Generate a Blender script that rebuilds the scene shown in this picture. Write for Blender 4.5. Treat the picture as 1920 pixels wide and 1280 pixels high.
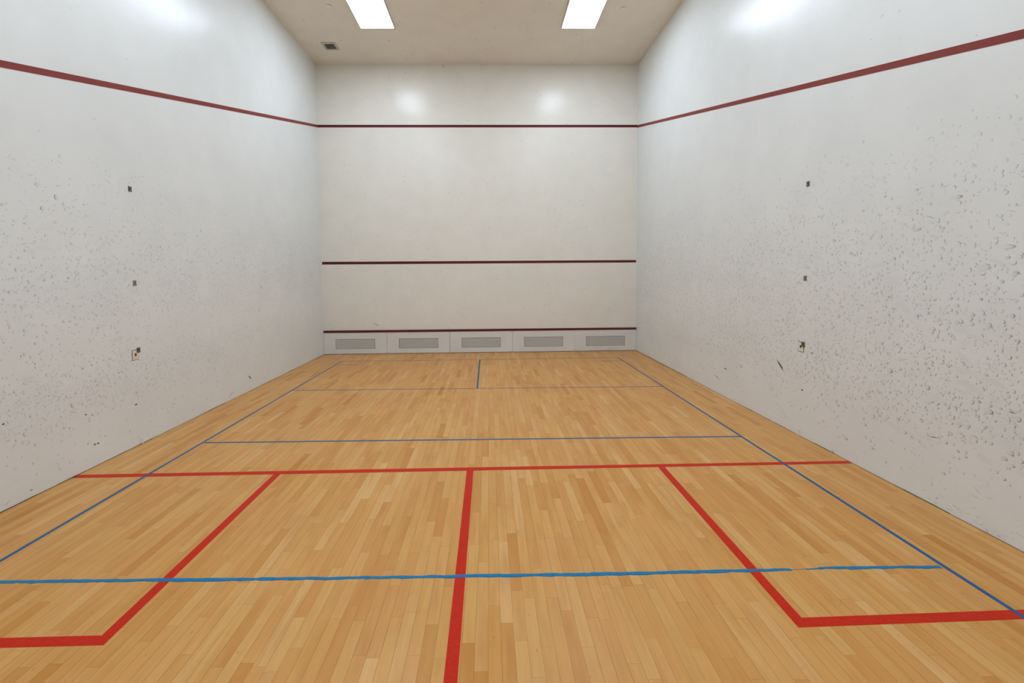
import bpy, bmesh, math, random
from mathutils import Matrix, Vector

scene = bpy.context.scene
for o in list(bpy.data.objects):
    bpy.data.objects.remove(o)

# ------------------------------------------------------------------ camera, world, exposure
W, H, D = 3.2, 5.763, 9.75                      # half width, ceiling height, court length (metres)
CAM = (0.17906, -9.04468, 1.60827)
YAW, PITCH, ROLL = math.radians(-1.1051), math.radians(-2.9145), math.radians(0.5512)
F_PX, PPX, PPY = 831.166, -26.46, -84.45

cam_data = bpy.data.cameras.new('camera')
cam = bpy.data.objects.new('camera', cam_data)
scene.collection.objects.link(cam)
rot = Matrix.Rotation(YAW, 3, 'Z') @ Matrix.Rotation(PITCH, 3, 'X') @ Matrix.Rotation(ROLL, 3, 'Y')
right, fwd, up = rot.col[0], rot.col[1], rot.col[2]
m = Matrix.Identity(4)
for i in range(3):
    m[i][0], m[i][1], m[i][2], m[i][3] = right[i], up[i], -fwd[i], CAM[i]
cam.matrix_world = m
cam_data.sensor_fit = 'HORIZONTAL'
cam_data.sensor_width = 36.0
cam_data.lens = F_PX / 1920 * 36.0
cam_data.shift_x = -PPX / 1920
cam_data.shift_y = PPY / 1920
cam_data.clip_start = 0.05
scene.camera = cam

world = bpy.data.worlds.new('world')
scene.world = world
world.use_nodes = True
world.node_tree.nodes['Background'].inputs[0].default_value = (0, 0, 0, 1)
world.node_tree.nodes['Background'].inputs[1].default_value = 0.0

LIGHT_POWER = 18.1                               # radiance of the troffer diffusers
LIGHT_COLOR = (0.885, 1.03, 1.21)
scene.view_settings.view_transform = 'Standard'
scene.view_settings.look = 'None'
scene.view_settings.gamma = 1.0
scene.view_settings.exposure = 0.0
scene.view_settings.use_curve_mapping = False

COL = scene.collection
rnd = random.Random(11)


# ------------------------------------------------------------------ node helpers
class NT:
    def __init__(self, name):
        self.m = bpy.data.materials.new(name)
        self.m.use_nodes = True
        self.t = self.m.node_tree
        self.t.nodes.clear()
        self.out = self.n('ShaderNodeOutputMaterial')
        self.b = self.n('ShaderNodeBsdfPrincipled')
        self.l(self.b.outputs[0], self.out.inputs[0])

    def n(self, typ, **kw):
        nd = self.t.nodes.new(typ)
        for k, v in kw.items():
            setattr(nd, k, v)
        return nd

    def l(self, a, b):
        self.t.links.new(a, b)

    def put(self, sock, v):
        if isinstance(v, bpy.types.NodeSocket):
            self.l(v, sock)
        elif isinstance(v, (tuple, list)) and len(v) == 3 and sock.type == 'RGBA':
            sock.default_value = (*v, 1)
        else:
            sock.default_value = v

    def math(self, op, a, b=0.0, c=0.0, clamp=False):
        nd = self.n('ShaderNodeMath', operation=op, use_clamp=clamp)
        self.put(nd.inputs[0], a)
        self.put(nd.inputs[1], b)
        self.put(nd.inputs[2], c)
        return nd.outputs[0]

    def mix(self, f, a, b, blend='MIX'):
        nd = self.n('ShaderNodeMix', data_type='RGBA', blend_type=blend)
        self.put(nd.inputs[0], f)
        self.put(nd.inputs[6], a)
        self.put(nd.inputs[7], b)
        return nd.outputs[2]

    def ramp(self, f, stops, interp='LINEAR'):
        nd = self.n('ShaderNodeValToRGB')
        cr = nd.color_ramp
        cr.interpolation = interp
        while len(cr.elements) < len(stops):
            cr.elements.new(0.5)
        for e, (p, c) in zip(cr.elements, stops):
            e.position = p
            e.color = (*c, 1) if len(c) == 3 else c
        self.put(nd.inputs[0], f)
        return nd.outputs[0]

    def noise(self, vec, scale, detail=3, rough=0.5, w=None):
        nd = self.n('ShaderNodeTexNoise')
        if vec is not None:
            self.l(vec, nd.inputs['Vector'])
        nd.inputs['Scale'].default_value = scale
        nd.inputs['Detail'].default_value = detail
        nd.inputs['Roughness'].default_value = rough
        return nd.outputs[0]

    def maprange(self, v, a, b, c, d):
        nd = self.n('ShaderNodeMapRange')
        for i, x in enumerate((v, a, b, c, d)):
            self.put(nd.inputs[i], x)
        return nd.outputs[0]

    def coords(self):
        return self.n('ShaderNodeTexCoord').outputs['Object']

    def sep(self, v):
        nd = self.n('ShaderNodeSeparateXYZ')
        self.l(v, nd.inputs[0])
        return nd.outputs

    def comb(self, x, y, z):
        nd = self.n('ShaderNodeCombineXYZ')
        for i, q in enumerate((x, y, z)):
            self.put(nd.inputs[i], q)
        return nd.outputs[0]


def srgb(r, g, b):
    def f(c):
        c /= 255.0
        return c / 12.92 if c <= 0.04045 else ((c + 0.055) / 1.055) ** 2.4
    return (f(r), f(g), f(b))


def simple(name, col, rough=0.5, metal=0.0, spec=0.5, var=0.06, scale=25):
    t = NT(name)
    nz = t.noise(t.coords(), scale, 4)
    k = t.maprange(nz, 0.3, 0.7, 1 - var, 1 + var)
    v = t.n('ShaderNodeVectorMath', operation='SCALE')
    v.inputs[0].default_value = col
    t.l(k, v.inputs[3])
    t.l(v.outputs[0], t.b.inputs['Base Color'])
    t.b.inputs['Roughness'].default_value = rough
    t.b.inputs['Metallic'].default_value = metal
    t.b.inputs['Specular IOR Level'].default_value = spec
    return t.m


# ------------------------------------------------------------------ materials
def wall_material(name, base, blot, mark, rough, spec=0.5, bump=0.25):
    """Painted plaster; the mesh attribute «wear» (0..1) is the rubber left by balls and shoes."""
    t = NT(name)
    co = t.coords()
    big = t.noise(co, 0.7, 1, 0.4)
    mid = t.noise(co, 3.0, 1, 0.4)
    fine = t.noise(co, 160.0, 2, 0.6)
    col = t.mix(t.maprange(big, 0.35, 0.7, 0, 1), base, blot)
    k = t.maprange(mid, 0.2, 0.8, 0.975, 1.025)
    k2 = t.maprange(fine, 0.2, 0.8, 0.98, 1.02)
    sc = t.n('ShaderNodeVectorMath', operation='SCALE')
    t.l(col, sc.inputs[0])
    t.l(t.math('MULTIPLY', k, k2), sc.inputs[3])
    at = t.n('ShaderNodeAttribute', attribute_name='wear')
    w = t.math('MULTIPLY', at.outputs['Fac'], t.maprange(fine, 0.3, 0.7, 0.75, 1.25), clamp=True)
    t.l(t.mix(w, sc.outputs[0], mark), t.b.inputs['Base Color'])
    t.b.inputs['Roughness'].default_value = rough
    t.b.inputs['Specular IOR Level'].default_value = spec
    bp = t.n('ShaderNodeBump')
    bp.inputs['Strength'].default_value = bump
    bp.inputs['Distance'].default_value = 0.0012
    hgt = t.math('ADD', t.math('MULTIPLY', t.noise(co, 14.0, 1, 0.4), 1.0), t.math('MULTIPLY', fine, 0.05))
    t.l(hgt, bp.inputs['Height'])
    t.l(bp.outputs[0], t.b.inputs['Normal'])
    return t.m


M = {}
M['wall'] = wall_material('wall_paint', srgb(234, 236, 233), srgb(231, 233, 230), (0.035, 0.036, 0.032), 0.27, 0.22)
M['front'] = wall_material('front_wall_tinted_paint', srgb(236, 231, 220), srgb(234, 229, 217), (0.035, 0.036, 0.032), 0.22, 0.26)  # warmer than the side walls: tint of the light put into the paint
M['ceiling'] = wall_material('ceiling_paint', srgb(240, 231, 216), srgb(235, 226, 210), (0.06, 0.055, 0.05), 0.5, 0.3)
M['panel'] = wall_material('tin_paint', srgb(224, 223, 218), srgb(218, 217, 212), (0.03, 0.03, 0.028), 0.38, bump=0.1)


def floor_material():
    t = NT('maple_strip_floor')
    co = t.coords()
    x, y, z = t.sep(co)[:3]
    PW = 0.0573
    u = t.math('DIVIDE', t.math('ADD', x, 20.011), PW)
    row = t.math('FLOOR', u)
    fu = t.math('FRACT', u)
    edge_u = t.math('MULTIPLY', t.math('MINIMUM', fu, t.math('SUBTRACT', 1.0, fu)), PW)
    # each row has its own run of random plank lengths: one line of a 1D Voronoi per row
    wv = t.math('ADD', t.math('MULTIPLY', y, 1.9), t.math('MULTIPLY', row, 61.37))
    vc = t.n('ShaderNodeTexVoronoi', voronoi_dimensions='1D', feature='F1')
    t.l(wv, vc.inputs['W'])
    vc.inputs['Scale'].default_value = 1.0
    ve = t.n('ShaderNodeTexVoronoi', voronoi_dimensions='1D', feature='DISTANCE_TO_EDGE')
    t.l(wv, ve.inputs['W'])
    ve.inputs['Scale'].default_value = 1.0
    edge_v = t.math('DIVIDE', ve.outputs['Distance'], 1.9)
    s = t.n('ShaderNodeSeparateColor')
    t.l(vc.outputs['Color'], s.inputs[0])
    r1, r2, r3 = s.outputs[0], s.outputs[1], s.outputs[2]
    base = t.ramp(r1, [(0.0, srgb(193, 137, 82)), (0.05, srgb(206, 154, 98)), (0.3, srgb(214, 165, 109)),
                       (0.65, srgb(218, 171, 114)), (0.9, srgb(221, 177, 122)), (1.0, srgb(226, 186, 134))])
    tint = t.mix(t.maprange(r2, 0.0, 1.0, 0.0, 0.6), base, t.mix(0.5, base, srgb(216, 152, 108)))
    # grain, stretched along the plank and shifted for each one
    off = t.math('MULTIPLY', r3, 37.0)
    gv = t.comb(t.math('ADD', t.math('MULTIPLY', x, 42.0), off), t.math('MULTIPLY', y, 2.2), off)
    g = t.noise(gv, 1.0, 6, 0.62)
    gv2 = t.comb(t.math('ADD', t.math('MULTIPLY', x, 9.0), off), t.math('MULTIPLY', y, 1.6), off)
    cloud = t.noise(gv2, 1.0, 3, 0.5)
    c1 = t.mix(t.maprange(g, 0.42, 0.72, 0.0, 0.30), tint, srgb(186, 128, 74))
    c2 = t.mix(t.maprange(cloud, 0.52, 0.8, 0.0, 0.55), c1, srgb(178, 118, 66))
    c2 = t.mix(t.maprange(cloud, 0.2, 0.42, 0.3, 0.0), c2, srgb(232, 192, 138))
    # mineral flecks and rubber specks
    sv = t.comb(t.math('MULTIPLY', x, 60.0), t.math('MULTIPLY', y, 13.0), 0.0)
    vs = t.n('ShaderNodeTexVoronoi', feature='F1')
    t.l(sv, vs.inputs['Vector'])
    vs.inputs['Scale'].default_value = 1.0
    ss = t.n('ShaderNodeSeparateColor')
    t.l(vs.outputs['Color'], ss.inputs[0])
    pick = t.math('GREATER_THAN', ss.outputs[0], 0.92)
    dot = t.math('MULTIPLY', pick, t.maprange(vs.outputs['Distance'], 0.03, 0.15, 0.8, 0.0))
    c3 = t.mix(dot, c2, srgb(104, 68, 38))
    # faint haze of wear in broad patches
    broad = t.noise(co, 0.55, 4, 0.6)
    c4 = t.mix(t.maprange(broad, 0.4, 0.7, 0.0, 0.25), c3, srgb(214, 168, 118))
    dark = t.noise(co, 1.7, 4, 0.65)
    c4 = t.mix(t.maprange(dark, 0.5, 0.75, 0.0, 0.22), c4, srgb(190, 128, 76))
    # joints
    ju = t.maprange(edge_u, 0.0002, 0.0011, 1.0, 0.0)
    jv = t.maprange(edge_v, 0.0003, 0.0012, 0.55, 0.0)
    jr = t.math('MULTIPLY', t.math('MAXIMUM', ju, jv), t.maprange(t.noise(co, 2.3, 2), 0.35, 0.65, 0.4, 1.0))
    c5 = t.mix(jr, c4, srgb(92, 56, 28))
    at = t.n('ShaderNodeAttribute', attribute_name='wear')
    c6 = t.mix(at.outputs['Fac'], c5, srgb(48, 38, 26))
    hsv = t.n('ShaderNodeHueSaturation')
    hsv.inputs['Saturation'].default_value = 1.13
    hsv.inputs['Value'].default_value = 0.96
    t.l(c6, hsv.inputs['Color'])
    t.l(hsv.outputs[0], t.b.inputs['Base Color'])
    t.b.inputs['Roughness'].default_value = 0.36
    t.b.inputs['Specular IOR Level'].default_value = 0.3
    bp = t.n('ShaderNodeBump')
    bp.inputs['Strength'].default_value = 0.25
    bp.inputs['Distance'].default_value = 0.0006
    t.l(t.math('SUBTRACT', t.math('MULTIPLY', cloud, 0.5), jr), bp.inputs['Height'])
    t.l(bp.outputs[0], t.b.inputs['Normal'])
    return t.m


M['floor'] = floor_material()


def line_paint(name, col, dirt=0.06, rough=0.42, scale=70):
    return simple(name, col, rough, 0, 0.16, dirt, scale)


M['red'] = line_paint('red_line_paint', srgb(196, 34, 0), 0.10)
M['blue'] = line_paint('blue_line_tape', srgb(12, 92, 142), 0.10)
M['blue_rough'] = line_paint('blue_line_worn', srgb(20, 118, 168), 0.14, 0.45, 40)
M['maroon'] = line_paint('maroon_line_paint', srgb(136, 62, 58), 0.08, 0.4, 40)
M['maroon_dark'] = line_paint('maroon_strip_paint', srgb(96, 40, 42), 0.08, 0.5, 40)
M['gap'] = simple('gap_shade_paint', srgb(104, 92, 66), 0.9, 0, 0.1, 0.5, 6)
M['black'] = simple('black_void', (0.012, 0.011, 0.01), 0.9, 0, 0.1)
M['steel'] = simple('galvanised_steel', srgb(150, 148, 140), 0.5, 0.4, 0.5, 0.2, 90)
M['steel_dark'] = simple('tarnished_steel', srgb(116, 113, 106), 0.55, 0.4, 0.5, 0.25, 90)
M['screw'] = simple('dark_screw', (0.02, 0.02, 0.02), 0.5, 0.5)
M['bright'] = simple('bright_metal', srgb(225, 225, 222), 0.25, 0.6)
M['cream'] = simple('cream_cover_plate', srgb(226, 218, 205), 0.4, 0, 0.5, 0.05, 40)
M['rust'] = simple('rusty_socket', srgb(92, 72, 36), 0.8, 0, 0.2, 0.5, 200)
M['white'] = simple('white_plastic', srgb(240, 240, 238), 0.3, 0, 0.5, 0.02)
M['frame'] = simple('light_frame_enamel', srgb(176, 178, 176), 0.4, 0.1)
M['vent'] = simple('vent_enamel', srgb(196, 188, 172), 0.5, 0.0, 0.4, 0.1, 60)
M['slat'] = simple('vent_slat_metal', srgb(92, 94, 88), 0.5, 0.3, 0.4, 0.15, 60)
M['disc'] = simple('sprinkler_cover_paint', srgb(240, 232, 219), 0.5, 0, 0.3, 0.03)


def emitter():
    t = NT('lit_diffuser')
    t.b.inputs['Base Color'].default_value = (0.9, 0.9, 0.9, 1)
    nz = t.noise(t.coords(), 300.0, 1)
    t.l(t.maprange(nz, 0.3, 0.7, LIGHT_POWER * 0.98, LIGHT_POWER * 1.02), t.b.inputs['Emission Strength'])
    t.b.inputs['Emission Color'].default_value = (*LIGHT_COLOR, 1)
    return t.m


M['emit'] = emitter()


# ------------------------------------------------------------------ mesh helpers
def box(bm, x0, x1, y0, y1, z0, z1):
    vs = [bm.verts.new((x, y, z)) for z in (z0, z1) for y in (y0, y1) for x in (x0, x1)]
    for f in ((0, 2, 3, 1), (4, 5, 7, 6), (0, 1, 5, 4), (2, 6, 7, 3), (0, 4, 6, 2), (1, 3, 7, 5)):
        bm.faces.new([vs[i] for i in f])
    return vs


def cyl(bm, c, axis, r, h, seg=20, r2=None):
    """Closed cylinder or cone frustum from c along axis."""
    a = Vector(axis).normalized()
    u = a.orthogonal().normalized()
    v = a.cross(u)
    r2 = r if r2 is None else r2
    A, B = [], []
    for i in range(seg):
        t = 2 * math.pi * i / seg
        d = u * math.cos(t) + v * math.sin(t)
        A.append(bm.verts.new(Vector(c) + d * r))
        B.append(bm.verts.new(Vector(c) + a * h + d * r2))
    for i in range(seg):
        j = (i + 1) % seg
        bm.faces.new((A[i], A[j], B[j], B[i]))
    bm.faces.new(A[::-1])
    bm.faces.new(B)


def tube(bm, pts, r, seg=8):
    pts = [Vector(p) for p in pts]
    rings = []
    for i, p in enumerate(pts):
        d = (pts[min(i + 1, len(pts) - 1)] - pts[max(i - 1, 0)]).normalized()
        u = d.orthogonal().normalized()
        v = d.cross(u)
        rings.append([bm.verts.new(p + (u * math.cos(2 * math.pi * k / seg) + v * math.sin(2 * math.pi * k / seg)) * r)
                      for k in range(seg)])
    for a, b in zip(rings, rings[1:]):
        for k in range(seg):
            bm.faces.new((a[k], a[(k + 1) % seg], b[(k + 1) % seg], b[k]))
    bm.faces.new(rings[0][::-1])
    bm.faces.new(rings[-1])


def obj(name, bm, mat, parent=None, bevel=0.0, smooth=False, loc=None, label=None):
    me = bpy.data.meshes.new(name)
    bmesh.ops.recalc_face_normals(bm, faces=bm.faces[:])
    bm.to_mesh(me)
    bm.free()
    me.materials.append(mat)
    if smooth:
        for p in me.polygons:
            p.use_smooth = True
    o = bpy.data.objects.new(name, me)
    COL.objects.link(o)
    if parent:
        o.parent = parent
    if loc:
        o.location = loc
    if bevel:
        b = o.modifiers.new('bevel', 'BEVEL')
        b.width = bevel
        b.segments = 2
        b.limit_method = 'ANGLE'
    if label:
        o['label'] = label
    return o


def thing(name, label, cat, loc=(0, 0, 0), group=None):
    o = bpy.data.objects.new(name, None)
    COL.objects.link(o)
    o.location = loc
    o.empty_display_size = 0.05
    tag(o, label, cat, group)
    return o


def tag(o, label, cat, group=None):
    o['label'] = label
    o['category'] = cat
    if group:
        o['group'] = group
    return o


def dup(root, loc, label, group=None):
    r = root.copy()
    COL.objects.link(r)
    r.location = loc
    r['label'] = label
    if group:
        r['group'] = group
    for ch in list(root.children):
        c = ch.copy()
        COL.objects.link(c)
        c.parent = r
        for g in list(ch.children):
            d = g.copy()
            COL.objects.link(d)
            d.parent = c
    return r


# ------------------------------------------------------------------ wear marks that belong to a wall's own mesh
class Marks:
    """Shallow skin of rubber marks. place(u, v, n) turns wall coordinates into a point n metres off the wall."""
    def __init__(self, place):
        self.place = place
        self.v, self.f, self.w = [], [], []
        self.k = 0

    def _n(self):
        self.k += 1
        return 0.00012 + (self.k % 4096) * 1.5e-7

    def ball(self, u, v, a, b, s, ang, fill=0.25, open_=1.5, seg=12):
        """Print of a ball: a dark crescent at the end the ball skidded to, a faint smear in the middle.
        ang is the direction of the dark end."""
        n = self._n()
        base = len(self.v)
        ca, sa = math.cos(ang), math.sin(ang)
        for (rr, kind) in ((1.07, 0), (0.94, 1), (0.76, 2), (0.48, 3)):
            for i in range(seg):
                t = 2 * math.pi * i / seg
                ct, st = math.cos(t), math.sin(t)
                x, y = a * rr * ct, b * rr * st
                self.v.append(self.place(u + x * ca - y * sa, v + x * sa + y * ca, n))
                tt = abs((t + math.pi) % (2 * math.pi) - math.pi)
                g = max(0.0, 1 - (tt / open_) ** 1.6) ** 0.8
                w = (0.0, s * g, s * (0.30 * g * g + fill * 0.6), s * fill * (0.4 + 0.6 * g))[kind]
                self.w.append(w)
        self.v.append(self.place(u, v, n))
        self.w.append(s * fill * 0.5)
        for r in range(3):
            for i in range(seg):
                j = (i + 1) % seg
                p = base + r * seg
                self.f.append((p + i, p + j, p + seg + j, p + seg + i))
        for i in range(seg):
            self.f.append((base + 3 * seg + i, base + 3 * seg + (i + 1) % seg, base + 4 * seg))

    def streak(self, pts, width, s):
        n = self._n() + 0.0002
        base = len(self.v)
        m = len(pts)
        for i, (u, v) in enumerate(pts):
            a, b = pts[max(i - 1, 0)], pts[min(i + 1, m - 1)]
            dx, dy = b[0] - a[0], b[1] - a[1]
            L = math.hypot(dx, dy) or 1
            px, py = -dy / L, dx / L
            tap = 0.35 if i in (0, m - 1) else 1.0
            h = max(width / 2, 0.0012)
            for k, ww in ((-1.6, 0), (-0.6, s * tap), (0.6, s * tap), (1.6, 0)):
                self.v.append(self.place(u + px * h * k * tap, v + py * h * k * tap, n))
                self.w.append(ww)
        for i in range(m - 1):
            for k in range(3):
                p = base + i * 4 + k
                self.f.append((p, p + 1, p + 5, p + 4))

    def blob(self, u, v, a, b, s, ang=0.0):
        n = self._n() + 0.0001
        base = len(self.v)
        seg = 10
        for rr, w in ((1.2, 0), (0.7, s)):
            for i in range(seg):
                t = 2 * math.pi * i / seg
                q = rr * (1 + 0.2 * math.sin(t * 3 + u * 50))
                x, y = a * q * math.cos(t), b * q * math.sin(t)
                self.v.append(self.place(u + x * math.cos(ang) - y * math.sin(ang),
                                         v + x * math.sin(ang) + y * math.cos(ang), n))
                self.w.append(w)
        for i in range(seg):
            j = (i + 1) % seg
            self.f.append((base + i, base + j, base + seg + j, base + seg + i))
        self.v.append(self.place(u, v, n))
        self.w.append(s)
        for i in range(seg):
            self.f.append((base + seg + i, base + seg + (i + 1) % seg, base + 2 * seg))


def shell(name, b, mat, marks=None):
    """A slab of the room: box b = (x0, x1, y0, y1, z0, z1) plus the marks on its face, as one mesh."""
    bm = bmesh.new()
    box(bm, *b)
    bmesh.ops.recalc_face_normals(bm, faces=bm.faces[:])
    me = bpy.data.meshes.new(name)
    bm.to_mesh(me)
    bm.free()
    verts = [tuple(v.co) for v in me.vertices]
    faces = [tuple(p.vertices) for p in me.polygons]
    wear = [0.0] * len(verts)
    if marks:
        k = len(verts)
        verts += marks.v
        faces += [tuple(i + k for i in f) for f in marks.f]
        wear += marks.w
    me.clear_geometry()
    me.from_pydata(verts, [], faces)
    at = me.attributes.new('wear', 'FLOAT', 'POINT')
    at.data.foreach_set('value', wear)
    me.materials.append(mat)
    me.update()
    o = bpy.data.objects.new(name, me)
    COL.objects.link(o)
    o['kind'] = 'structure'
    return o


def gauss(x, m, s):
    return math.exp(-((x - m) / s) ** 2)


# ---- side walls. u = y (towards the camera is negative), v = z
LEFT_MARKS = [(-5.472,2.239,0.02,0.0225,0.7),(-5.586,2.139,0.022,0.016,0.75),(-5.73,1.813,0.012,0.014,0.6),(-5.801,1.669,0.014,0.016,0.6),(-5.853,1.514,0.018,0.0105,0.65),(-5.725,1.521,0.012,0.016,0.5),(-5.82,1.414,0.006,0.016,0.45),(-5.326,1.765,0.015,0.012,0.45),(-5.536,1.622,0.014,0.016,0.5),(-5.349,2.002,0.0125,0.016,0.5),(-5.235,2.217,0.0125,0.01,0.5),(-5.414,2.194,0.0125,0.016,0.5),(-5.421,2.569,0.01,0.0175,0.4),(-5.607,2.315,0.03,0.014,0.35),(-2.389,1.446,0.024,0.028,0.6),(-3.725,2.145,0.015,0.021,0.5),(-4.328,1.284,0.014,0.015,0.5),(-2.475,1.103,0.0225,0.02,0.55),(-4.722,2.246,0.014,0.015,0.4),(-5.7,1.127,0.014,0.012,0.6),(-5.78,1.057,0.014,0.012,0.5),(-5.864,0.805,0.0135,0.0135,0.55),(-5.437,0.581,0.014,0.022,0.6),(-5.33,0.864,0.015,0.015,0.8),(-5.789,0.852,0.018,0.016,0.5),(-5.815,0.479,0.0075,0.016,0.6),(-5.471,0.405,0.014,0.01,0.7),(-5.806,0.879,0.012,0.009,0.4),(-5.932,0.782,0.014,0.012,0.4),(-5.912,1.168,0.012,0.01,0.5),(-5.33,0.468,0.01,0.006,0.9),(-4.808,0.398,0.015,0.0075,0.9),(-4.301,0.259,0.016,0.009,0.85),(-5.232,0.185,0.0125,0.0075,0.85),(-5.263,0.188,0.01,0.0075,0.8),(-5.953,0.601,0.009,0.006,0.8),(-5.513,1.446,0.01,0.016,0.35),(-4.96,1.801,0.015,0.012,0.35),(-4.843,2.077,0.018,0.0125,0.35),(-4.595,1.659,0.021,0.018,0.4),(-4.929,1.667,0.015,0.015,0.5),(-4.734,1.249,0.015,0.0125,0.4)]
RIGHT_MARKS = [(-6.209,2.073,0.044,0.0135,0.55),(-5.81,2.067,0.018,0.014,0.85),(-6.044,2.054,0.012,0.0135,0.55),(-6.304,1.871,0.012,0.0135,0.55),(-5.666,1.864,0.0175,0.016,0.55),(-5.594,1.883,0.015,0.014,0.45),(-6.267,1.764,0.014,0.014,0.55),(-6.499,1.739,0.054,0.015,0.4),(-5.848,1.737,0.01,0.014,0.65),(-6.127,1.684,0.0105,0.016,0.6),(-6.392,1.62,0.042,0.022,0.4),(-6.535,1.645,0.027,0.018,0.5),(-6.083,1.631,0.009,0.012,0.6),(-6.02,1.54,0.012,0.016,0.55),(-6.203,1.42,0.015,0.0105,0.7),(-6.312,1.513,0.0135,0.012,0.5),(-6.548,1.337,0.018,0.0135,0.7),(-6.129,1.272,0.014,0.014,0.5),(-5.334,1.249,0.018,0.012,0.5),(-6.4,0.93,0.021,0.015,0.85),(-6.087,0.896,0.0165,0.02,0.7),(-6.523,1.045,0.011,0.0135,0.6),(-6.582,1.196,0.0105,0.015,0.7),(-6.437,1.236,0.012,0.0135,0.6),(-6.153,0.769,0.016,0.0135,0.7),(-6.466,0.822,0.011,0.0135,0.65),(-6.451,0.749,0.03,0.0165,0.75),(-6.601,0.75,0.021,0.0165,0.7),(-6.376,0.556,0.024,0.0165,0.7),(-6.471,0.559,0.015,0.0135,0.6),(-6.438,0.646,0.012,0.012,0.6),(-6.289,0.608,0.015,0.018,0.6),(-6.337,0.607,0.015,0.012,0.5),(-5.783,0.852,0.0275,0.02,0.75),(-6.072,0.795,0.022,0.0195,0.65),(-6.369,0.724,0.0195,0.016,0.5),(-6.215,0.701,0.016,0.018,0.6),(-6.609,0.55,0.0105,0.0135,0.55),(-6.109,0.713,0.015,0.018,0.6),(-5.25,0.019,0.021,0.01,0.9),(-6.295,0.389,0.012,0.008,0.7),(-6.549,0.868,0.0135,0.0135,0.45),(-6.291,1.025,0.0135,0.016,0.65),(-5.753,1.411,0.018,0.016,0.5),(-5.863,1.036,0.016,0.014,0.7),(-5.907,1.206,0.014,0.014,0.5),(-4.616,2.154,0.02,0.018,0.5),(-5.048,2.099,0.012,0.015,0.5),(-5.993,1.152,0.012,0.012,0.6),(-5.453,1.02,0.018,0.014,0.6),(-6.179,1.327,0.016,0.016,0.5),(-6.24,1.329,0.0105,0.016,0.5),(-6.433,1.268,0.0165,0.018,0.6),(-5.744,1.407,0.016,0.01,0.6),(-5.729,1.329,0.016,0.012,0.6),(-5.976,1.283,0.02,0.012,0.7),(-4.931,0.649,0.0175,0.0125,0.6),(-5.289,0.762,0.0125,0.015,0.6),(-5.291,0.692,0.015,0.016,0.55),(-5.107,0.487,0.012,0.0175,0.7),(-5.3,0.446,0.018,0.02,0.75),(-4.859,0.456,0.016,0.0075,0.85),(-3.799,0.475,0.033,0.021,0.65),(-3.463,0.364,0.0325,0.007,0.9),(-1.94,2.233,0.0168,0.018,0.9),(-3.949,1.927,0.02,0.015,0.6)]
LEFT_STREAKS = [([(-5.981,0.024),(-5.963,0.041),(-5.941,0.06)],0.003,0.75),([(-2.855,0.22),(-2.815,0.199),(-2.789,0.171),(-2.776,0.16)],0.018,0.9),([(-4.897,0.1),(-4.859,0.097)],0.006,0.7),([(-4.898,0.083),(-4.848,0.077)],0.006,0.7),([(-4.829,0.08),(-4.777,0.076)],0.006,0.7),([(-5.811,0.053),(-5.796,0.057),(-5.785,0.055)],0.008,0.9),([(-4.048,1.684),(-4.011,1.589)],0.012,0.5),([(-5.586,0.191),(-5.595,0.05)],0.006,0.22),([(-5.77,0.177),(-5.771,0.093)],0.006,0.25),([(-3.348,0.033),(-3.262,0.079),(-3.188,0.101)],0.01,0.4),([(-5.391,0.349),(-5.293,0.342)],0.004,0.4),([(-5.012,0.075),(-4.965,0.076)],0.006,0.6),([(-6.006,0.049),(-5.98,0.042)],0.004,0.5)]
RIGHT_STREAKS = [([(-4.468,0.683),(-4.513,0.646),(-4.556,0.61),(-4.582,0.577)],0.022,0.9),([(-3.169,0.228),(-3.268,0.207),(-3.351,0.177)],0.014,0.6),([(-6.497,0.417),(-6.509,0.382)],0.004,0.7),([(-6.509,0.382),(-6.534,0.423)],0.004,0.7),([(-5.726,0.085),(-5.821,0.108)],0.004,0.5),([(-6.002,0.183),(-6.006,0.033)],0.006,0.25),([(-6.13,0.188),(-6.134,0.138)],0.01,0.45),([(-6.086,0.459),(-6.133,0.467),(-6.176,0.476)],0.006,0.75),([(-6.553,0.775),(-6.574,0.778),(-6.592,0.775)],0.008,0.75),([(-4.203,2.079),(-4.258,2.096),(-4.25,2.062)],0.006,0.5),([(-4.543,1.93),(-4.601,1.91)],0.005,0.6),([(-6.009,1.983),(-6.051,1.967),(-6.088,1.948)],0.004,0.6),([(-6.5,0.732),(-6.555,0.725)],0.003,0.4),([(-6.621,0.091),(-6.66,0.083)],0.012,0.6),([(-6.53,0.023),(-6.583,0.043)],0.01,0.35),([(-6.292,0.699),(-6.386,0.698)],0.003,0.3),([(-5.668,0.483),(-5.816,0.477)],0.003,0.45),([(-6.295,0.227),(-6.28,0.18)],0.006,0.4),([(-6.347,0.276),(-6.461,0.317)],0.003,0.5)]
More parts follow.
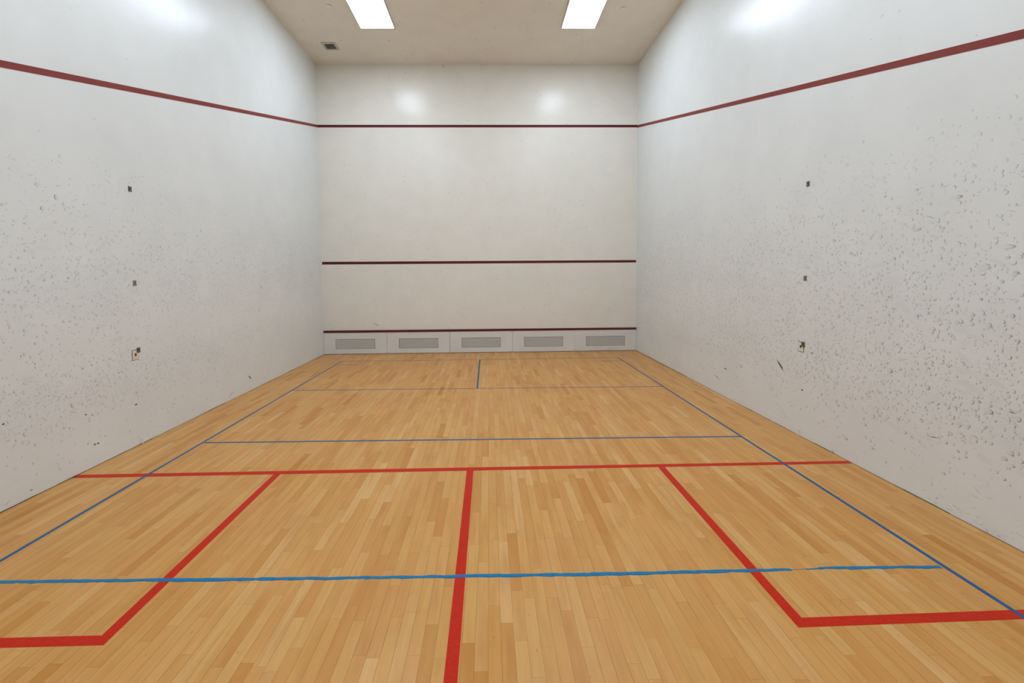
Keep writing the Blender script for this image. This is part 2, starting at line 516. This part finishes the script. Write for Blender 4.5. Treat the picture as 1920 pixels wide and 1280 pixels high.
FRONT_STREAKS = [([(-2.202,0.631),(-2.148,0.614),(-2.105,0.586),(-2.073,0.559)],0.009,0.8),([(-0.667,5.757),(-0.689,5.742),(-0.689,5.721),(-0.668,5.711)],0.008,0.8),([(2.797,2.445),(2.806,2.424)],0.02,0.95),([(0.82,0.044),(0.864,0.005)],0.02,0.95),([(0.118,0.02),(0.124,0.004)],0.02,0.8),([(-3.016,0.072),(-2.94,0.093)],0.012,0.6),([(-2.149,0.088),(-2.008,0.108)],0.008,0.5),([(-2.161,0.061),(-2.03,0.07)],0.008,0.4),([(-1.379,0.051),(-1.28,0.077)],0.01,0.55),([(-0.921,0.061),(-0.746,0.043)],0.008,0.5),([(-0.484,0.056),(-0.08,0.017)],0.006,0.3),([(0.194,0.041),(0.348,0.056)],0.008,0.4),([(1.073,0.046),(1.348,0.071)],0.008,0.45),([(1.403,0.053),(1.569,0.062)],0.01,0.45),([(2.043,0.05),(2.12,0.052)],0.014,0.55),([(2.585,0.032),(2.64,0.039)],0.02,0.9),([(2.718,0.036),(2.784,0.041)],0.014,0.6)]


def dens_left(y, z):
    d = -y
    near = min(0.95, 0.75 + d / 25)
    lowband = gauss(z, 0.72, 0.27) * (1.0 if d > 2.6 else 0.45)
    midband = gauss(z, 1.5, 0.42) * 0.85
    hi = gauss(z, 2.2, 0.7) * 0.34
    if 0.98 < z < 1.22 and d < 4.6:
        lowband *= 0.45
        midband *= 0.4
    blobs = gauss(z, 0.63, 0.16) * gauss(d, 5.2, 0.7) * 0.8
    front = gauss(z, 1.8, 0.9) * gauss(d, 0.9, 1.4) * 0.55
    return near * (lowband + midband + hi) + blobs + front + 0.08


def dens_right(y, z):
    d = -y
    near = min(1.15, 0.5 + d / 8)
    lowband = gauss(z, 0.78, 0.30) * (1.1 if d > 3.0 else 0.5)
    midband = gauss(z, 1.4, 0.42) * 0.8
    hi = gauss(z, 2.1, 0.65) * 0.3
    blobs = gauss(z, 0.85, 0.25) * gauss(d, 6.2, 0.9) * 0.9
    front = gauss(z, 1.8, 0.9) * gauss(d, 0.9, 1.4) * 0.5
    return near * (lowband + midband + hi) + blobs + front + 0.07


def scatter(mk, dens, n, seed, side):
    r = random.Random(seed)
    made = 0
    while made < n:
        y, z = -r.uniform(0.02, 8.2), r.uniform(0.06, 5.5) if r.random() < 0.25 else r.uniform(0.1, 2.6)
        if r.random() * 1.6 > dens(y, z) * (1.0 if z < 2.6 else 1.2):
            continue
        b = r.uniform(0.0055, 0.0115) if r.random() < (0.72 if side < 0 else 0.6) else r.uniform(0.0115, 0.017)
        b *= 0.8 if side < 0 else 0.95
        stretch = 1.0 + abs(r.gauss(0, 0.22))
        if r.random() < 0.14:
            stretch += r.uniform(0.4, 1.7)
        s = min(0.96, (0.44 if side < 0 else 0.56) * math.exp(r.gauss(0.05, 0.6))) * (1.1 if b < 0.0115 else 0.9)
        if z > 2.2:
            s *= 0.6
        if y < -4.6 and z < 1.3:
            s = min(0.97, s * 1.25)
        tilt = -0.45 * r.random() if z < 1.3 else r.uniform(-0.35, 0.25)
        ang = math.pi - tilt + r.gauss(0, 0.22)       # dark end looks to the back of the court
        fill = r.uniform(0.0, 0.07) if r.random() < 0.9 else r.uniform(0.12, 0.4)
        mk.ball(y, z, b * stretch, b, s * (0.7 if stretch > 1.5 else 1), ang, fill, r.uniform(1.0, 1.7), 14)
        made += 1
    # thin skids and smears
    for _ in range(int(n * 0.07)):
        y, z = -r.uniform(0.2, 9.6), abs(r.gauss(0.75, 0.45)) + 0.05
        if r.random() * 1.3 > dens(y, z) + 0.15:
            continue
        L = r.uniform(0.015, 0.075)
        a = r.gauss(0.25, 0.3)
        mk.streak([(y, z), (y - L * 0.5 * math.cos(a), z - L * 0.5 * math.sin(a) + r.gauss(0, 0.002)),
                   (y - L * math.cos(a), z - L * math.sin(a))], r.uniform(0.001, 0.004), r.uniform(0.1, 0.4))
    for _ in range(int(n * 0.22)):
        y, z = -r.uniform(0.1, 8.2), r.uniform(0.25, 2.6)
        if r.random() * 1.4 > dens(y, z):
            continue
        L = r.uniform(0.012, 0.06)
        a = r.gauss(0.2, 0.35) if z < 1.4 else r.gauss(0.0, 0.3)
        k = r.gauss(0, 0.15) * L
        mk.streak([(y, z), (y - L * 0.5 * math.cos(a), z - L * 0.5 * math.sin(a) + k), (y - L * math.cos(a), z - L * math.sin(a))],
                  r.uniform(0.002, 0.008), r.uniform(0.08, 0.34))
    for _ in range(int(n * 0.05)):
        y, z = -r.uniform(0.1, 8.2), r.uniform(0.1, 2.6)
        if r.random() * 1.4 > dens(y, z) + 0.05:
            continue
        q = r.uniform(0.0012, 0.003)
        mk.blob(y, z, q * r.uniform(1, 1.6), q, r.uniform(0.3, 0.8), r.uniform(0, 3))
    # soft grey bloom where many balls landed
    for _ in range(int(n * 0.035)):
        y, z = -r.uniform(0.3, 9.6), r.uniform(0.35, 2.0)
        if r.random() * 1.4 > dens(y, z):
            continue
        mk.blob(y, z, r.uniform(0.03, 0.09), r.uniform(0.010, 0.025), r.uniform(0.02, 0.06), r.gauss(0.2, 0.3))
    if side > 0:                                   # grime along the foot of the right wall
        for _ in range(90):
            y, z = -r.uniform(6.1, 7.6), abs(r.gauss(0.0, 0.05)) + 0.01
            L = r.uniform(0.01, 0.05)
            a = r.gauss(0.0, 0.5)
            mk.streak([(y, z), (y - L * 0.5, z + L * a * 0.5 + r.gauss(0, 0.004)), (y - L, z + L * a)], r.uniform(0.002, 0.008),
                      r.uniform(0.1, 0.4))
    # low scuffs by the floor
    for _ in range(60):
        y, z = -r.uniform(0.4, 9.6), r.uniform(0.02, 0.35)
        L = r.uniform(0.02, 0.09)
        a = r.choice((-1, 1)) * r.uniform(0.1, 0.7)
        mk.streak([(y, z), (y + L * 0.5, z + L * 0.5 * a * 0.9), (y + L, z + L * a)], r.uniform(0.0015, 0.006),
                  r.uniform(0.1, 0.4))


def side(name, sgn, dens, specials, streaks, seed, n):
    mk = Marks(lambda u, v, d: (sgn * (W - d), u, v))
    scatter(mk, dens, n, seed, sgn)
    r = random.Random(seed + 5)
    for (y, z, a, b, s) in specials:
        if s >= 0.8 and b < 0.009:
            mk.blob(y, z, a, b, 0.96, 0.1)
        else:
            mk.ball(y, z, max(a, b * 0.9), b, min(0.97, s * 1.45), math.pi + (0.25 if z < 1.2 else 0.0) + r.gauss(0, 0.12),
                    0.14, 1.7, 18)
    for pts, w, s in streaks:
        mk.streak(pts, w, s)
    x0, x1 = (-W - 0.12, -W) if sgn < 0 else (W, W + 0.12)
    return shell(name, (x0, x1, -D, 0.0, -0.1, H + 0.1), M['wall'], mk)


side('wall_left', -1, dens_left, LEFT_MARKS, LEFT_STREAKS, 3, 12500)
side('wall_right', 1, dens_right, RIGHT_MARKS, RIGHT_STREAKS, 8, 12500)

# ---- front wall: u = x, v = z
mk = Marks(lambda u, v, d: (u, -d, v))
r = random.Random(21)
for _ in range(3600):
    x, z = r.uniform(-3.18, 3.18), r.uniform(0.5, 5.7)
    p = 0.16 + 0.75 * gauss(z, 1.15, 0.6) * (0.6 + 0.8 * gauss(abs(x), 2.6, 1.2)) + 0.45 * gauss(z, 2.6, 1.0)
    if r.random() > p:
        continue
    b = r.uniform(0.006, 0.0125)
    mk.ball(x, z, b * r.uniform(1, 1.3), b, min(0.9, 0.30 * math.exp(r.gauss(0.2, 0.6))), r.uniform(0, 6.28),
            r.uniform(0.05, 0.5), r.uniform(0.8, 1.8), 8)
for pts, w, s in FRONT_STREAKS:
    if pts[0][1] > 0.5:
        mk.streak(pts, w, s)
shell('wall_front', (-W - 0.12, W + 0.12, 0.0, 0.12, -0.1, H + 0.1), M['front'], mk)
shell('wall_back', (-W - 0.12, W + 0.12, -D - 0.12, -D, -0.1, H + 0.1), M['wall'])

# ---- ceiling
mk = Marks(lambda u, v, d: (u, v, H - d))
for _ in range(330):
    x, y = r.uniform(-3.1, 3.1), -abs(r.gauss(0.0, 2.6)) - 0.05
    if y < -9.6:
        continue
    b = r.uniform(0.006, 0.014)
    mk.ball(x, y, b * r.uniform(1, 1.6), b, min(0.8, 0.28 * math.exp(r.gauss(0.2, 0.6))), r.uniform(0, 6.28),
            r.uniform(0.3, 1), r.uniform(1, 2.4), 8)
shell('ceiling', (-W, W, -D, 0.0, H, H + 0.1), M['ceiling'], mk)

# ---- floor
mk = Marks(lambda u, v, d: (u, v, d * 0.5))
for _ in range(900):
    x, y = r.uniform(-3.1, 3.1), -r.uniform(2.0, 9.6)
    L = r.uniform(0.003, 0.012)
    a = r.uniform(0, 6.28)
    mk.streak([(x, y), (x + L * math.cos(a), y + L * math.sin(a))], r.uniform(0.001, 0.004), r.uniform(0.4, 0.95))
for _ in range(26):
    x, y = r.uniform(-3.0, 3.0), -r.uniform(4.5, 9.4)
    L = r.uniform(0.04, 0.12)
    a = r.gauss(1.57, 0.4)
    mk.streak([(x, y), (x + L * 0.5 * math.cos(a) + 0.003, y + L * 0.5 * math.sin(a)),
               (x + L * math.cos(a), y + L * math.sin(a))], r.uniform(0.0012, 0.003), r.uniform(0.15, 0.5))
shell('floor', (-W, W, -D, 0.0, -0.1, 0.0), M['floor'], mk)

# dark strips painted as the shadow gap between side walls and boards
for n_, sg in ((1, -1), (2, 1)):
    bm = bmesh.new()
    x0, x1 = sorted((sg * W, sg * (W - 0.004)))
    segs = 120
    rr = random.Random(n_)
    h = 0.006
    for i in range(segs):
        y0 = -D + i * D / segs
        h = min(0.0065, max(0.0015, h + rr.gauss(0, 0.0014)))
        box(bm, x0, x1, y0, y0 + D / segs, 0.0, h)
    o = obj('wall_gap_shade_%d' % n_, bm, M['gap'])
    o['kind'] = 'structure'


# ------------------------------------------------------------------ floor lines
def strip(bm, p, q, w, z0=0.0, z1=0.001):
    """Flat line from p to q, w wide."""
    p, q = Vector((*p, 0)), Vector((*q, 0))
    d = (q - p).normalized()
    s = Vector((-d.y, d.x, 0)) * w / 2
    a = [bm.verts.new((*(c.xy), z0)) for c in (p + s, p - s, q - s, q + s)]
    b = [bm.verts.new((*(c.xy), z1)) for c in (p + s, p - s, q - s, q + s)]
    bm.faces.new(a[::-1])
    bm.faces.new(b)
    for i in range(4):
        j = (i + 1) % 4
        bm.faces.new((a[i], a[j], b[j], b[i]))


def poly(bm, pts, z0=0.0, z1=0.001):
    a = [bm.verts.new((x, y, z0)) for x, y in pts]
    b = [bm.verts.new((x, y, z1)) for x, y in pts]
    bm.faces.new(a[::-1])
    bm.faces.new(b)
    for i in range(len(pts)):
        j = (i + 1) % len(pts)
        bm.faces.new((a[i], a[j], b[j], b[i]))


G_RED, G_BLUE, G_WALL = 'red court lines on the floor', 'thin blue court lines on the floor', 'maroon lines on the walls'
bm = bmesh.new()
poly(bm, [(-W, -5.488), (0.004, -5.483), (W, -5.478), (W, -5.430), (0.006, -5.424), (-W, -5.431)])
tag(obj('short_line', bm, M['red']), 'long red line running across the whole floor from wall to wall', 'court line', G_RED)
bm = bmesh.new()
poly(bm, [(-0.021, -5.484), (-0.016, -9.74), (0.040, -9.74), (0.034, -5.484)])
tag(obj('half_court_line', bm, M['red']), 'red centre line running from the long red line towards the camera', 'court line', G_RED)
bm = bmesh.new()
poly(bm, [(-1.587, -5.488), (-1.582, -7.094), (-W, -7.094), (-W, -7.148), (-1.528, -7.148), (-1.533, -5.488)])
tag(obj('service_box_line', bm, M['red']), 'L-shaped red line edging the service box by the left wall', 'court line', G_RED)
bm = bmesh.new()
poly(bm, [(1.559, -5.484), (1.614, -5.484), (1.613, -7.092), (W, -7.070), (W, -7.124), (1.559, -7.147)])
tag(obj('service_box_line', bm, M['red']), 'L-shaped red line edging the service box by the right wall', 'court line', G_RED)

BW = 0.0225
for nm, (p, q), w_, lab in (
        ('side_line', ((-2.601, -0.75), (-2.640, -9.7)), BW, 'long thin blue line parallel to the left wall'),
        ('side_line', ((2.610, -0.75), (2.642, -9.7)), BW, 'long thin blue line parallel to the right wall'),
        ('back_line', ((-2.60, -0.761), (2.61, -0.761)), 0.016, 'faint thin line nearest the front wall, joining both blue side lines'),
        ('net_line', ((-2.59, -2.838), (2.60, -2.912)), 0.018, 'faint thin cross line touching the near end of the short blue centre segment'),
        ('centre_line', ((-0.011, -0.77), (-0.005, -2.86)), 0.025, 'short blue centre segment near the front wall vents'),
        ('cross_line', ((-2.60, -4.765), (2.615, -4.838)), 0.024, 'thin crisp blue cross line just beyond the long red line'),
        ('corner_tick_line', ((-2.56, -1.075), (-2.19, -1.088)), 0.014, 'short faint tick line at the far left corner of the blue court'),
        ('corner_tick_line', ((2.20, -1.058), (2.58, -1.062)), 0.014, 'short faint tick line at the far right corner of the blue court')):
    bm = bmesh.new()
    strip(bm, p, q, w_, 0.0, 0.0016 if nm in ('side_line',) else 0.0013)
    tag(obj(nm, bm, M['blue']), lab, 'court line', G_BLUE)

# the nearest blue line has ragged edges and a worn gap
rr = random.Random(4)


def rag_y(x):
    pts = [(-2.63, -6.716), (-0.74, -6.748), (0.97, -6.765), (1.32, -6.762), (1.8, -6.764), (2.0, -6.756), (2.62, -6.768)]
    for (a, ya), (b, yb) in zip(pts, pts[1:]):
        if x <= b:
            return ya + (yb - ya) * (x - a) / (b - a)
    return pts[-1][1]


bm = bmesh.new()
x = -2.625
hi, lo = 0.010, 0.011
while x < 2.605:
    stp = rr.uniform(0.012, 0.05)
    x2 = min(x + stp, 2.606)
    thin = 1.0
    if 1.775 < x < 1.945:
        thin = 0.55 if rr.random() < 0.45 else 0.05
    elif 1.70 < x < 2.02:
        thin = 0.85
    nh = min(0.0135, max(0.007, hi + rr.gauss(0, 0.0018))) if rr.random() < 0.6 else rr.uniform(0.0095, 0.0115)
    nl = min(0.0145, max(0.006, lo + rr.gauss(0, 0.003))) if rr.random() < 0.7 else rr.uniform(0.009, 0.0125)
    lo, hi = lo + rr.gauss(0, 0.0013), hi + rr.gauss(0, 0.0008)
    poly(bm, [(x, rag_y(x) - lo * thin), (x2, rag_y(x2) - nl * thin), (x2, rag_y(x2) + nh * thin * (0.4 if thin < 0.6 else 1)),
              (x, rag_y(x) + hi * thin * (0.4 if thin < 0.6 else 1))], 0.0, 0.0019)
    hi, lo = nh, nl
    x = x2
tag(obj('worn_cross_line', bm, M['blue_rough']), 'ragged-edged brighter blue cross line with a worn gap near its right end',
    'court line', 'blue court lines on the floor')

# ------------------------------------------------------------------ wall lines
def slab_line(name, pts, thick, mat, label, group=G_WALL, axis='x', sgn=1):
    """pts are four (u, z) corners on a wall; the line stands thick metres proud of it."""
    bm = bmesh.new()
    def P(u, z, d):
        return (sgn * (W - d), u, z) if axis == 'x' else (u, -d, z)
    a = [bm.verts.new(P(u, z, 0.0)) for u, z in pts]
    b = [bm.verts.new(P(u, z, thick)) for u, z in pts]
    bm.faces.new(a[::-1])
    bm.faces.new(b)
    for i in range(4):
        j = (i + 1) % 4
        bm.faces.new((a[i], a[j], b[j], b[i]))
    return tag(obj(name, bm, mat), label, 'court line', group)


slab_line('out_line', [(-3.198, 4.601), (3.198, 4.581), (3.198, 4.530), (-3.198, 4.549)], 0.0015, M['maroon_dark'],
          'upper maroon line across the front wall below the light reflections', axis='y')
slab_line('service_line', [(-3.192, 1.884), (3.19, 1.864), (3.19, 1.814), (-3.192, 1.829)], 0.0015, M['maroon_dark'],
          'middle maroon line across the front wall', axis='y')
slab_line('out_line', [(0.0, 4.601), (-9.74, 2.131), (-9.74, 2.080), (0.0, 4.550)], 0.0015, M['maroon'],
          'slanting maroon line along the left wall', sgn=-1)
slab_line('out_line', [(0.0, 4.573), (-9.74, 2.161), (-9.74, 2.108), (0.0, 4.523)], 0.0015, M['maroon'],
          'slanting maroon line along the right wall', sgn=1)

# ------------------------------------------------------------------ tin: five vented panels under a maroon strip
bm = bmesh.new()
pts = [(-3.195, 0.446, 0.489), (3.195, 0.437, 0.480)]
a = []
for x, z0, z1 in pts:
    a.append([bm.verts.new((x, y, z)) for y, z in ((0.0, z0), (-0.022, z0), (-0.027, z0 + 0.004), (-0.027, z1 - 0.010), (-0.012, z1), (0.0, z1))])
for i in range(6):
    j = (i + 1) % 6
    bm.faces.new((a[0][i], a[0][j], a[1][j], a[1][i]))
bm.faces.new(a[0][::-1])
bm.faces.new(a[1])
tag(obj('tin_strip', bm, M['maroon_dark']), 'lowest maroon strip capping the vented panels at the foot of the front wall',
    'strip', G_WALL)

PWD, PT = 1.2750, 0.020                          # panel width, face distance from the wall
GX, GZ0, GZ1 = 0.404, 0.104, 0.314               # grille opening
ZT = 0.4365


def make_panel():
    t = thing('vented_tin_panel', '', 'vent panel', (0, 0, 0), 'vented panels along the foot of the front wall')
    bm = bmesh.new()
    h = PWD / 2
    for (x0, x1, z0, z1) in ((-h, -GX, 0.009, ZT), (GX, h, 0.009, ZT), (-GX, GX, 0.009, GZ0), (-GX, GX, GZ1, ZT)):
        box(bm, x0, x1, -PT, 0.0, z0, z1)
    bmesh.ops.remove_doubles(bm, verts=bm.verts[:], dist=1e-5)
    obj('panel_board', bm, M['panel'], t)
    # perforated sheet: 32 x 8 square holes
    bm = bmesh.new()
    nx, nz = 32, 8
    px, pz = 2 * GX / nx, (GZ1 - GZ0) / nz
    bar = 0.0100
    y0, y1 = -PT + 0.001, -PT + 0.0035
    for i in range(nx + 1):
        xc = -GX + i * px
        box(bm, xc - bar / 2, xc + bar / 2, y0, y1, GZ0, GZ1)
    for k in range(nz + 1):
        zc = GZ0 + k * pz
        box(bm, -GX, GX, y0 + 0.0002, y1 + 0.0002, max(GZ0, zc - bar / 2), min(GZ1, zc + bar / 2))
    obj('grille', bm, M['panel'], t, label='perforated grille with small square holes')
    bm = bmesh.new()
    box(bm, -GX, GX, -0.004, -0.001, GZ0, GZ1)
    obj('dark_back_plate', bm, M['black'], t)  # black plate added so the outer holes show painted shade
    bm = bmesh.new()
    box(bm, -GX + px, GX - px, -0.0125, -0.0105, GZ0 + pz * 0.5, GZ1 - pz)
    obj('grille_backing', bm, M['backing'], t, label='pale backing plate behind the grille')  # backing cut short of the edge to leave the outer holes dark
    for sx in (-1, 1):
        for z in (0.030, 0.415):
            bm = bmesh.new()
            cyl(bm, (sx * (h - 0.022), -PT - 0.0018, z), (0, 1, 0), 0.0055, 0.004, 12, 0.006)
            obj('screw', bm, M['screw_pale'], t)
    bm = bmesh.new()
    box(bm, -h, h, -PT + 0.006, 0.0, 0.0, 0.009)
    obj('base_gap_shade', bm, M['panel_shade'], t, label='dark strip painted as the shade under the panel')  # solid strip, the shade of the gap put into its colour
    return t


M['backing'] = simple('grille_backing_paint', srgb(132, 131, 120), 0.8, 0, 0.2, 0.1, 30)
M['screw_pale'] = simple('painted_screw', srgb(150, 144, 128), 0.5, 0.3, 0.5, 0.3, 200)
M['panel_shade'] = simple('panel_gap_shade', srgb(52, 36, 20), 0.9, 0, 0.1, 0.2)
panel_labels = ('vented white panel in the left corner of the front wall', 'vented white panel, second from the left wall',
                'vented white panel in the middle of the row of five', 'vented white panel, second from the right wall',
                'vented white panel in the right corner of the front wall')
pxs = (-2.5575, -1.2775, 0.0025, 1.2825, 2.5600)
pzs = (0.003, 0.0, -0.002, -0.003, -0.001)
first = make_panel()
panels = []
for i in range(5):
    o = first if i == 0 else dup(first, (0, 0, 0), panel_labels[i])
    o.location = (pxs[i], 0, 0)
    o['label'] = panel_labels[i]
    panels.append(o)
# each panel has scuffs of its own: they are part of its board's mesh
for i, o in enumerate(panels):
    board = [c for c in o.children if c.name.split('.')[0] == 'panel_board'][0]
    me = board.data.copy()
    board.data = me
    verts = [tuple(v.co) for v in me.vertices]
    faces = [tuple(p.vertices) for p in me.polygons]
    mk = Marks(lambda u, v, d: (u, -PT - d, v))
    rr = random.Random(70 + i)
    for pts, w, s in FRONT_STREAKS:
        if pts[0][1] < 0.5 and abs(pts[0][0] - pxs[i]) < PWD / 2:
            mk.streak([(max(-0.63, min(0.63, u - pxs[i])), v) for u, v in pts], w, s)
    for _ in range(26):
        u, v = rr.uniform(-0.58, 0.58), abs(rr.gauss(0, 0.03)) + 0.03
        if rr.random() < 0.3:
            v = rr.uniform(0.03, 0.42)
            if abs(u) < GX + 0.02:
                continue
        if v > 0.09 and abs(u) < GX + 0.02:
            continue
        L = rr.uniform(0.01, 0.07)
        u = max(-0.6, min(0.55, u))
        mk.streak([(u, v), (u + L * 0.5, v + rr.gauss(0, 0.002)), (u + L, v + rr.gauss(0, 0.005))], rr.uniform(0.002, 0.006),
                  rr.uniform(0.08, 0.4))
    k = len(verts)
    me.clear_geometry()
    me.from_pydata(verts + mk.v, [], faces + [tuple(j + k for j in f) for f in mk.f])
    at = me.attributes.new('wear', 'FLOAT', 'POINT')
    at.data.foreach_set('value', [0.0] * k + mk.w)
    me.update()

# ------------------------------------------------------------------ ceiling lights
LW, LL = 0.555, 1.20


def make_light():
    t = thing('ceiling_light', '', 'ceiling light', (0, 0, H), 'recessed ceiling lights')
    bm = bmesh.new()
    a, b, c = LW / 2, LL / 2, 0.014
    for (x0, x1, y0, y1) in ((-a - c, -a, -b - c, b + c), (a, a + c, -b - c, b + c), (-a, a, b, b + c), (-a, a, -b - c, -b)):
        box(bm, x0, x1, y0, y1, -0.016, 0.0)
    obj('frame', bm, M['frame'], t, bevel=0.002)
    bm = bmesh.new()
    box(bm, -a, a, -b, b, -0.011, -0.003)
    obj('diffuser', bm, M['emit'], t, label='glowing white diffuser')
    return t


lab = {(-1.6525, 0): 'bright rectangular ceiling light left of centre near the front wall',
       (1.7325, 0): 'bright rectangular ceiling light right of centre near the front wall',
       (-1.6525, 1): 'ceiling light of the left row above the middle of the court',
       (1.7325, 1): 'ceiling light of the right row above the middle of the court',
       (-1.6525, 2): 'ceiling light of the left row near the back wall',
       (1.7325, 2): 'ceiling light of the right row near the back wall'}
first = make_light()
i = 0
for row, yy in enumerate((-1.335 - LL / 2, -4.75 - LL / 2, -8.1 - LL / 2)):
    for xx in (-1.6525, 1.7325):
        o = first if i == 0 else dup(first, (0, 0, 0), '')
        o.location = (xx, yy, H)
        o['label'] = lab[(xx, row)]
        i += 1

# ------------------------------------------------------------------ ceiling vent
t = thing('ceiling_vent', 'small square slatted air vent on the ceiling near the left corner', 'vent', (-2.655, -0.73, H))
a, b = 0.127, 0.129
c = 0.040
bm = bmesh.new()
for (x0, x1, y0, y1) in ((-a, -a + c, -b, b), (a - c, a, -b, b), (-a + c, a - c, b - c, b), (-a + c, a - c, -b, -b + c)):
    box(bm, x0, x1, y0, y1, -0.014, 0.0)
obj('vent_frame', bm, M['vent'], t, bevel=0.003)
bm = bmesh.new()
box(bm, -a + c, a - c, -b + c, b - c, -0.002, 0.0)
obj('dark_back_plate', bm, M['black'], t, label='dark opening behind the slats')
for k in range(4):
    bm = bmesh.new()
    yc = -b + c + (k + 0.5) * (2 * (b - c)) / 4
    vs = [bm.verts.new(p) for p in ((-a + c, yc - 0.012, -0.003), (a - c, yc - 0.012, -0.003), (a - c, yc + 0.010, -0.013), (-a + c, yc + 0.010, -0.013),
                                    (-a + c, yc - 0.012, -0.0045), (a - c, yc - 0.012, -0.0045), (a - c, yc + 0.010, -0.0145), (-a + c, yc + 0.010, -0.0145))]
    for f in ((0, 1, 2, 3), (4, 7, 6, 5), (0, 4, 5, 1), (1, 5, 6, 2), (2, 6, 7, 3), (3, 7, 4, 0)):
        bm.faces.new([vs[q] for q in f])
    obj('slat', bm, M['slat'], t)

# ------------------------------------------------------------------ sprinkler cover discs
for (x, y), lb in (((-2.255, -1.92), 'small round sprinkler cover on the ceiling left of the left light'),
                   ((2.335, -1.885), 'small round sprinkler cover on the ceiling right of the right light')):
    t = thing('sprinkler_cover', lb, 'sprinkler cover', (x, y, H), 'round covers on the ceiling')
    bm = bmesh.new()
    cyl(bm, (0, 0, -0.010), (0, 0, 1), 0.050, 0.004, 36, 0.053)
    obj('cover_disc', bm, M['disc'], t, smooth=False)
    bm = bmesh.new()
    cyl(bm, (0, 0, -0.006), (0, 0, 1), 0.046, 0.006, 28)
    obj('cup', bm, M['black'], t)


# ------------------------------------------------------------------ fittings on the side walls
def make_hook(sgn, kind):
    """Steel plate 42 x 48 mm with four corner screws and a net hook. Local x points into the room."""
    t = thing('wall_hook', '', 'wall hook', (0, 0, 0), 'small steel hook plates on the side walls')
    dx = -sgn
    bm = bmesh.new()
    w, h = 0.0195, 0.0240
    box(bm, *sorted((0.0, dx * 0.004)), -w, w, -h, h)
    obj('hook_plate', bm, M['steel'] if kind == 'mid' else M['steel_dark'], t, bevel=0.001)
    for sy in (-1, 1):
        for sz in (-1, 1):
            bm = bmesh.new()
            cyl(bm, (dx * 0.003, sy * 0.0135, sz * 0.0175), (dx, 0, 0), 0.0062 if kind == 'mid' else 0.0032, 0.003, 12, 0.004)
            obj('screw', bm, M['screw'], t)
    if kind == 'mid':
        bm = bmesh.new()
        cyl(bm, (dx * 0.003, 0, 0.0), (dx, 0, 0), 0.0085, 0.004, 18, 0.005)
        obj('boss', bm, M['screw'], t)
    else:
        bm = bmesh.new()
        pts = []
        for k in range(9):
            q = math.pi * (0.05 + 0.95 * k / 8)
            pts.append((dx * 0.0055, 0.0085 * math.cos(q), -0.006 + 0.013 * math.sin(q)))
        tube(bm, pts, 0.0024)
        obj('hook', bm, M['screw'], t, smooth=True)
        bm = bmesh.new()
        cyl(bm, (dx * 0.003, 0.0, -0.007), (dx, 0, 0), 0.0042, 0.005, 14, 0.0030)
        obj('pin', bm, M['bright'], t, label='bright pin')
    return t


def make_socket(sgn):
    """Cream cover plate with a rusty keyhole opening and a dark edge."""
    t = thing('cover_plate', '', 'cover plate', (0, 0, 0), 'cream cover plates on the side walls')
    dx = -sgn
    bm = bmesh.new()
    box(bm, *sorted((0.0, dx * 0.0015)), -0.0405, 0.0405, -0.0495, 0.0495)
    obj('edge_gap', bm, M['screw'], t, label='dark line around the plate')
    bm = bmesh.new()
    box(bm, *sorted((dx * 0.001, dx * 0.0045)), -0.0365, 0.0365, -0.0455, 0.0455)
    obj('plate', bm, M['cream'], t, bevel=0.001)
    bm = bmesh.new()
    seg = 20
    ring = []
    for k in range(seg):
        q = 2 * math.pi * k / seg
        y, z = 0.0125 * math.cos(q), 0.004 + 0.0125 * math.sin(q)
        if z < 0.0:
            z = z * 2.1
            y = y * 0.75
        ring.append((y, z))
    A = [bm.verts.new((dx * 0.0035, y, z)) for y, z in ring]
    B = [bm.verts.new((dx * 0.0052, y * 0.9, z * 0.9)) for y, z in ring]
    bm.faces.new(A)
    bm.faces.new(B[::-1])
    for k in range(seg):
        j = (k + 1) % seg
        bm.faces.new((A[k], A[j], B[j], B[k]))
    obj('keyhole', bm, M['rust'], t, label='rusty dark keyhole opening')
    bm = bmesh.new()
    cyl(bm, (dx * 0.0045, 0.0, 0.006), (dx, 0, 0), 0.006, 0.0016, 14)
    obj('socket_hole', bm, M['black'], t)
    return t


def make_cleat(sgn):
    t = thing('floor_clip', '', 'clip', (0, 0, 0), 'white clips at the foot of the side walls')
    dx = -sgn
    bm = bmesh.new()
    box(bm, *sorted((0.0, dx * 0.004)), -0.010, 0.010, 0.0, 0.072)
    obj('clip_plate', bm, M['white'], t, bevel=0.001)
    bm = bmesh.new()
    box(bm, *sorted((0.004 * dx, dx * 0.022)), -0.004, 0.004, 0.006, 0.062)
    obj('clip_fin', bm, M['white'], t, bevel=0.0015)
    return t


for sgn, yc, zz, side_name in ((-1, -4.753, (2.440, 1.554, 0.911), 'left'), (1, -4.870, (2.428, 1.538, 0.902), 'right')):
    names = ('topmost of the three small steel hook plates on the %s wall' % side_name,
             'middle one of the three small steel hook plates on the %s wall' % side_name,
             'lowest steel hook plate on the %s wall, overlapping the cream plate' % side_name)
    for k in range(3):
        o = make_hook(sgn, ('top', 'mid', 'low')[k])
        o.location = (sgn * (W if k < 2 else W - 0.0045), yc if k == 0 else yc + (0.0 if sgn < 0 else 0.006), zz[k])
        o['label'] = names[k]
    o = make_socket(sgn)
    o.location = (sgn * W, -4.787 if sgn < 0 else -4.828, 0.871 if sgn < 0 else 0.874)
    o['label'] = 'cream cover plate with a rusty keyhole on the %s wall' % side_name
    o = make_cleat(sgn)
    o.location = (sgn * W, -4.766 if sgn < 0 else -4.841, 0.0)
    o['label'] = 'small white clip at the foot of the %s wall, standing on the floor edge' % side_name
